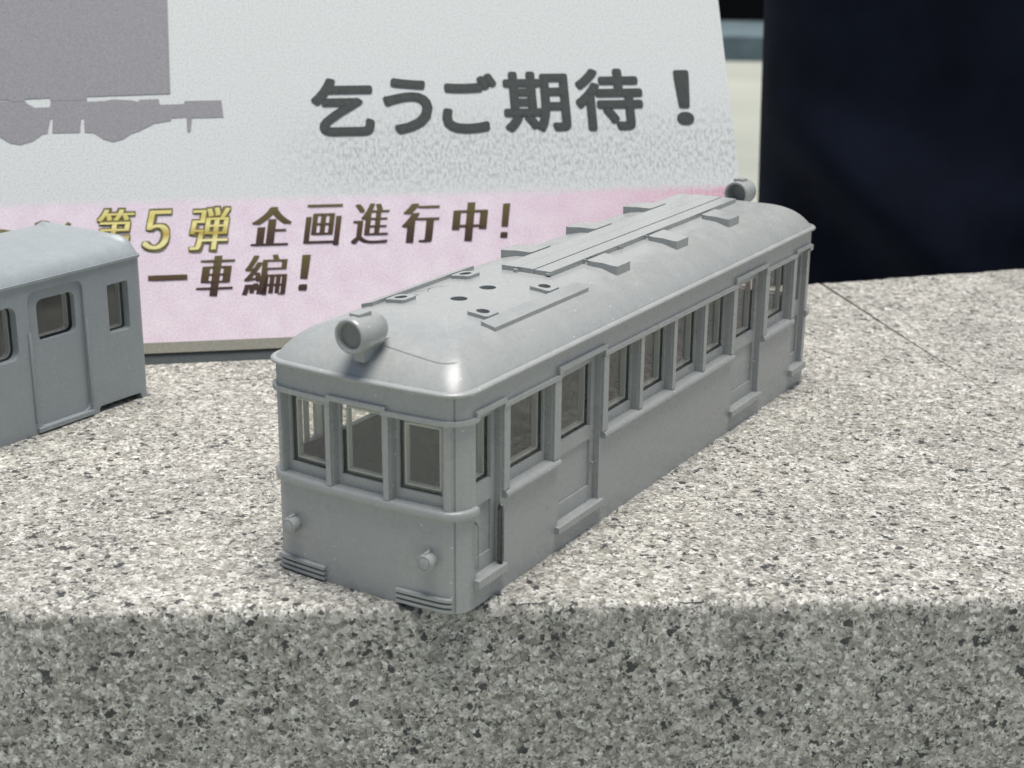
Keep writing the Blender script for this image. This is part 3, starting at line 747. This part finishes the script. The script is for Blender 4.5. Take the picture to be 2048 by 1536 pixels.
for rot in (0, 1):
    for w in win2 + [dw2]:
        y0, y1, z0, z1, r = w; yc = (y0 + y1) / 2; hw = (y1 - y0) / 2
        dep = 0.75 if w is not dw2 else 1.0
        loc, rz = ((H2, yc, 0), math.pi / 2) if not rot else ((-H2, yc, 0), -math.pi / 2)
        pl = rrect(-hw - .2, hw + .2, z0 - .2, z1 + .2, max(r, .4)); n = len(pl)
        me = mesh_from('pane', [(p, dep + .65, q) for p, q in pl] + [(p, dep + .77, q) for p, q in pl], [tuple(range(n)), tuple(range(n, 2 * n))[::-1]] + [(i, (i + 1) % n, n + (i + 1) % n, n + i) for i in range(n)], 40, recalc=True)
        p = obj('pane', me, CLEAR, car2, loc, rz)
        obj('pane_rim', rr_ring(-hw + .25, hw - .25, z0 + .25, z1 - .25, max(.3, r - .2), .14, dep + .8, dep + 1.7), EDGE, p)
    for yy, z0, z1 in ((E2 - 22.1, 1.6, 15.3), (E2 - 11.75, 1.3, 15.1)):
        mb = MB(); mb.tube([(0, 0, z0), (0, 0, z0 + .3), (0, 0, z1 - .4), (0, 0, z1)], [.12, .24, .26, .12], 8)
        mb.build('handrail', GREY2, car2, (H2 + .1, yy, 0) if not rot else (-H2 - .1, yy, 0))
    mb = MB(); mb.box(-5.2, 5.2, -.5, .3, .28, .93)
    mb.build('door_step', GREY2, car2, (H2, E2 - 16.9, 0) if not rot else (-H2, E2 - 16.9, 0), math.pi / 2 if not rot else -math.pi / 2)

# ------------------------------------------------------------------ leaning display board
ph, ta = math.radians(41.91), math.radians(29.81)
be = Vector((math.cos(ph), math.sin(ph), 0)); bn = Vector((-math.sin(ph), math.cos(ph), 0)); bu = Vector((0, 0, 1)) * math.cos(ta) + bn * math.sin(ta)
bz = be.cross(bu)                                   # towards the viewer
board = empty('display_board'); tag(board, 'leaning white and pink printed sign board with Japanese lettering behind the models', 'sign board')
board.matrix_world = Matrix(((be.x, bu.x, bz.x, -73.02 * MM), (be.y, bu.y, bz.y, 57.79 * MM), (be.z, bu.z, bz.z, 0.0), (0, 0, 0, 1)))
BA0, BA1, BTOP = -60.0, 94.4, 104.0
mb = MB(); mb.box(BA0, BA1, 3.4, BTOP, -3.0, 0.0); mb.build('printed_panel', PAPER, board)
mb = MB(); mb.box(BA0, BA1 + .2, 1.75, 3.55, -3.2, 0.55); mb.build('bottom_rail', RAIL, board)
mb = MB(); mb.box(BA0, BA1 + .2, -0.2, 1.7, -3.6, 0.15); mb.build('foot_shade_strip', DARKRAIL, board)  # shade along the board's foot, painted in as a dark strip
mb = MB()
strut_top = Vector((20, 70, -3.1)); gz = 0.3
mb.add([(14, 72, -3.1), (26, 72, -3.1), (26, 70, -3.1), (14, 70, -3.1)], [(0, 1, 2, 3)])
# rear strut: from the board's back down to the ledge top
def to_local(p):
    q = p - Vector((-73.02, 57.79, 0)); return Vector((q.dot(be), q.dot(bu), q.dot(bz)))
topw = Vector((-73.02, 57.79, 0)) + be * 20 + bu * 60 - bz * 3.2
footw = Vector((topw.x, topw.y, 0)) + bn * 9; footw.z = 0.3
a_, b_ = to_local(topw), to_local(footw)
mb = MB(); sx = Vector((6, 0, 0)); th = Vector((0, .8, -.8))
mb.add([a_ - sx, a_ + sx, b_ + sx, b_ - sx, a_ - sx + th, a_ + sx + th, b_ + sx + th, b_ - sx + th], [(0, 1, 2, 3), (7, 6, 5, 4), (0, 4, 5, 1), (1, 5, 6, 2), (2, 6, 7, 3), (3, 7, 4, 0)])
mb.build('rear_strut', DARKRAIL, board)

def glyph(ch, offset=0.0):
    c = bpy.data.curves.new('g', 'FONT'); c.body = ch; c.offset = offset; c.resolution_u = 4
    o_ = bpy.data.objects.new('g', c); col.objects.link(o_)
    me = bpy.data.meshes.new_from_object(o_.evaluated_get(bpy.context.evaluated_depsgraph_get()))
    v = [tuple(q.co[:2]) for q in me.vertices]; f = [tuple(p.vertices) for p in me.polygons]
    bpy.data.objects.remove(o_, do_unlink=True); bpy.data.curves.remove(c); bpy.data.meshes.remove(me)
    return v, f
def letter(ch, box, mat, z, offset=0.0, smear=(0.0,), slant=0.0, grow=0.0, parent=None, name='letter', ring=None):
    """one character fitted to box = (a0, b0, a1, b1) on the board; smear widens upright strokes only"""
    v, f = glyph(ch, offset)
    xs = [p[0] for p in v]; ys = [p[1] for p in v]; x0, x1, y0, y1 = min(xs), max(xs), min(ys), max(ys)
    a0, b0, a1, b1 = box; a0 -= grow; b0 -= grow; a1 += grow; b1 += grow
    if ring: smear = tuple(q[0] for q in ring)
    sw = max(smear) - min(smear); tilt = abs(slant) * (b1 - b0)
    sx = (a1 - a0 - sw - tilt) / (x1 - x0); sy = (b1 - b0) / (y1 - y0)
    V, F = [], []
    for k, dx in enumerate(smear):
        n = len(V); dy = 0.0
        if ring: dx, dy = ring[k]
        for x, y in v:
            bb = (y - y0) * sy
            V.append((a0 - min(smear) + dx + (x - x0) * sx + slant * bb, b0 + bb + dy, z + k * 0.012))
        F += [tuple(i + n for i in q) for q in f]
    me = mesh_from(name, V, F, 35); return obj(name, me, mat, parent or board)
# top line
ROW1 = [('乞', (17.68, 39.54, 28.74, 50.39)), ('う', (30.34, 39.68, 39.16, 50.24)), ('ご', (40.75, 39.6, 51.06, 50.95)), ('期', (51.95, 39.59, 64.15, 51.18)), ('待', (65.21, 39.62, 77.9, 51.59)), ('！', (83.89, 40.4, 87.22, 51.12))]
BOLD = [(.4 * math.cos(2 * math.pi * k / 10), .4 * math.sin(2 * math.pi * k / 10)) for k in range(10)] + [(0.0, 0.0)]
for ch, bx in ROW1: letter(ch, (bx[0], bx[1] + .4, bx[2], bx[3] - .4), INK, 0.06, ring=BOLD)
# gilt serif-style lines: thin level strokes, heavy uprights, leaning
sm = tuple(-0.51 + 0.17 * k for k in range(7))
GILT = [('第', (-20.15, 20.0, -12.93, 27.08)), ('５', (-12.2, 19.79, -6.66, 26.69)), ('弾', (-4.57, 19.49, 3.21, 26.97))]
BRZ = [('企', (5.76, 19.95, 13.73, 26.85)), ('画', (14.86, 19.66, 22.23, 27.05)), ('進', (23.03, 19.74, 30.66, 27.0)), ('行', (31.63, 19.64, 39.34, 26.76)), ('中', (40.51, 19.63, 47.87, 26.69)), ('！', (49.3, 19.97, 51.7, 26.33)),
       ('一', (-11.24, 14.4, -4.74, 15.3)), ('車', (-3.65, 11.36, 3.67, 18.4)), ('編', (4.1, 11.21, 12.59, 18.29)), ('！', (13.6, 11.76, 16.2, 18.06))]
sm2 = tuple(-0.3 + 0.1 * k for k in range(7))
for ch, bx in GILT:
    o_ = letter(ch, bx, OLIVE, 0.04, slant=0.17, grow=.2, ring=[(q + .2 * dx_, .2 * dy_) for q in sm2[::3] for dx_, dy_ in ((-1, -1), (1, -1), (1, 1), (-1, 1))])
    letter(ch, bx, GOLD, 0.22, offset=-0.006, smear=sm2[1:-1], slant=0.17, parent=o_, name='gilt_face')
sm2 = tuple(-0.3 + 0.1 * k for k in range(7))
for ch, bx in BRZ: letter(ch, bx, BRONZE, 0.06, offset=-0.012 if ch not in '一！' else 0.0, smear=sm2 if ch in '画編進' else sm, slant=0.17 if ch != '一' else 0)
for a0, b0, a1, b1 in ((-29.6, 23.4, -26.9, 25.6), (-24.7, 23.6, -23.5, 25.2), (-36.6, 22.6, -33.2, 24.25)):
    mb = MB(); mb.prism([(a0, b0), (a1 - .4, b0), (a1, b1 - .3), ((a0 + a1) / 2, b1), (a0 + .2, b1 - .5)], .02, .1); mb.build('letter', OLIVE, board)
# printed silhouette of a railcar
sil = [(-34.67, 46.86), (-33.11, 46.9), (-30.65, 47.04), (-30.21, 46.41), (-29.0, 45.65), (-26.52, 45.73), (-26.39, 46.72), (-26.4, 47.0), (-20.4, 47.0), (-20.29, 46.62), (-17.56, 46.7), (-15.95, 46.97), (-12.99, 46.75), (-11.73, 46.48), (-11.61, 46.85), (-8.38, 46.93), (-8.19, 45.85), (-4.14, 45.93), (-4.0, 46.48), (2.29, 46.51), (2.5, 43.35), (-2.85, 43.32), (-3.18, 40.82), (-3.76, 40.83), (-3.77, 43.46), (-6.32, 43.38), (-6.45, 42.88), (-9.23, 42.44), (-11.79, 41.11), (-13.18, 40.65), (-14.58, 39.68), (-16.18, 39.22), (-17.75, 39.75), (-19.31, 40.89), (-20.89, 41.05), (-20.94, 43.52), (-21.39, 43.53), (-21.67, 41.0), (-26.2, 41.03), (-26.12, 43.5), (-26.46, 43.63), (-27.0, 41.0), (-27.86, 40.82), (-29.45, 39.62), (-31.46, 39.05), (-33.01, 39.33), (-34.77, 40.47), (-37.5, 41.0), (-46, 41.0), (-46, 46.8)]
def sheet(name, poly, z, mat):
    n = len(poly); return obj(name, mesh_from(name, [(a, b, z) for a, b in poly], [tuple(range(n))[::-1]], 35), mat, board)
sheet('silhouette_underframe', sil, 0.07, SILVER)
sheet('silhouette_body', [(-6.0, 92), (-6.35, 47.85), (-20.3, 47.55), (-20.4, 46.9), (-26.4, 46.9), (-26.5, 47.4), (-30.6, 47.25), (-30.6, 46.8), (-33.1, 46.8), (-33.1, 47.15), (-58, 47.0), (-58, 92)], 0.1, SILVER)

# ------------------------------------------------------------------ navy cloth behind the ledge
cr = Vector((.852, .523)); cf = Vector((-.523, .852))
cc = Vector((8, 318)) + cr * 8
NA, NZ = 220, 150
V = []
for j in range(NZ + 1):
    z = -420 + 720 * j / NZ
    for i in range(NA):
        a = 2 * math.pi * i / NA
        ux, uy = 90 * math.cos(a), 52 * math.sin(a)
        front = max(0, -math.sin(a))
        g = 5.0 * math.sin(ux * .062 + .004 * z) + 3.2 * math.sin(ux * .13 + 1.3 - .006 * z) + 3 * noise.noise(Vector((ux * .02, uy * .02, z * .006)))
        arc = -26 + .0105 * (ux + 22) ** 2
        g += front * (9.0 * math.exp(-((z - arc) / 11) ** 2) - 6.0 * math.exp(-((z - arc + 20) / 13) ** 2) + 5.5 * math.exp(-((z - arc - 34 - .35 * ux) / 12) ** 2))
        n_ = Vector((math.cos(a) / 90, math.sin(a) / 52)).normalized()
        q = cc + cr * (ux + n_.x * g * .7) + cf * (uy + n_.y * g)
        V.append((q.x, q.y, z))
F = [(j * NA + i, j * NA + (i + 1) % NA, (j + 1) * NA + (i + 1) % NA, (j + 1) * NA + i) for j in range(NZ) for i in range(NA)]
F += [tuple(range(NA))[::-1], tuple(range(NZ * NA, NZ * NA + NA))]
cl = obj('navy_cloth', mesh_from('navy_cloth', V, F, 60, recalc=True), NAVY); tag(cl, 'dark navy cloth hanging in soft folds behind the granite ledge', 'cloth')

# ------------------------------------------------------------------ far ground, kerb and dark wall, out of focus
def strip(name, d0, d1, z0, z1, wid, mat):
    """a block square to the view, d0..d1 mm away from the ledge along the view"""
    o0 = Vector((95, -124)); x = Vector((.886, .463)); y = Vector((-.396, .918))
    pts = [o0 + y * d0 - x * wid, o0 + y * d0 + x * wid, o0 + y * d1 + x * wid, o0 + y * d1 - x * wid]
    mb = MB(); mb.prism([(p.x, p.y) for p in pts], z0, z1); return mb.build(name, mat)
g = strip('pavement', -9000, 30000, -470, -420, 30000, PAVE); g['kind'] = 'structure'; g['label'] = 'pale cream pavement far below and behind the ledge'
k = strip('kerb', 4870, 5500, -419, -345, 9000, BLUEGREY); k['kind'] = 'structure'; k['label'] = 'blurred blue-grey stone kerb beyond the pavement'
w = strip('dark_wall', 5700, 5950, -419, 2400, 9000, NEARBLACK); tag(w, 'blurred near-black wall beyond the blue-grey kerb', 'wall')
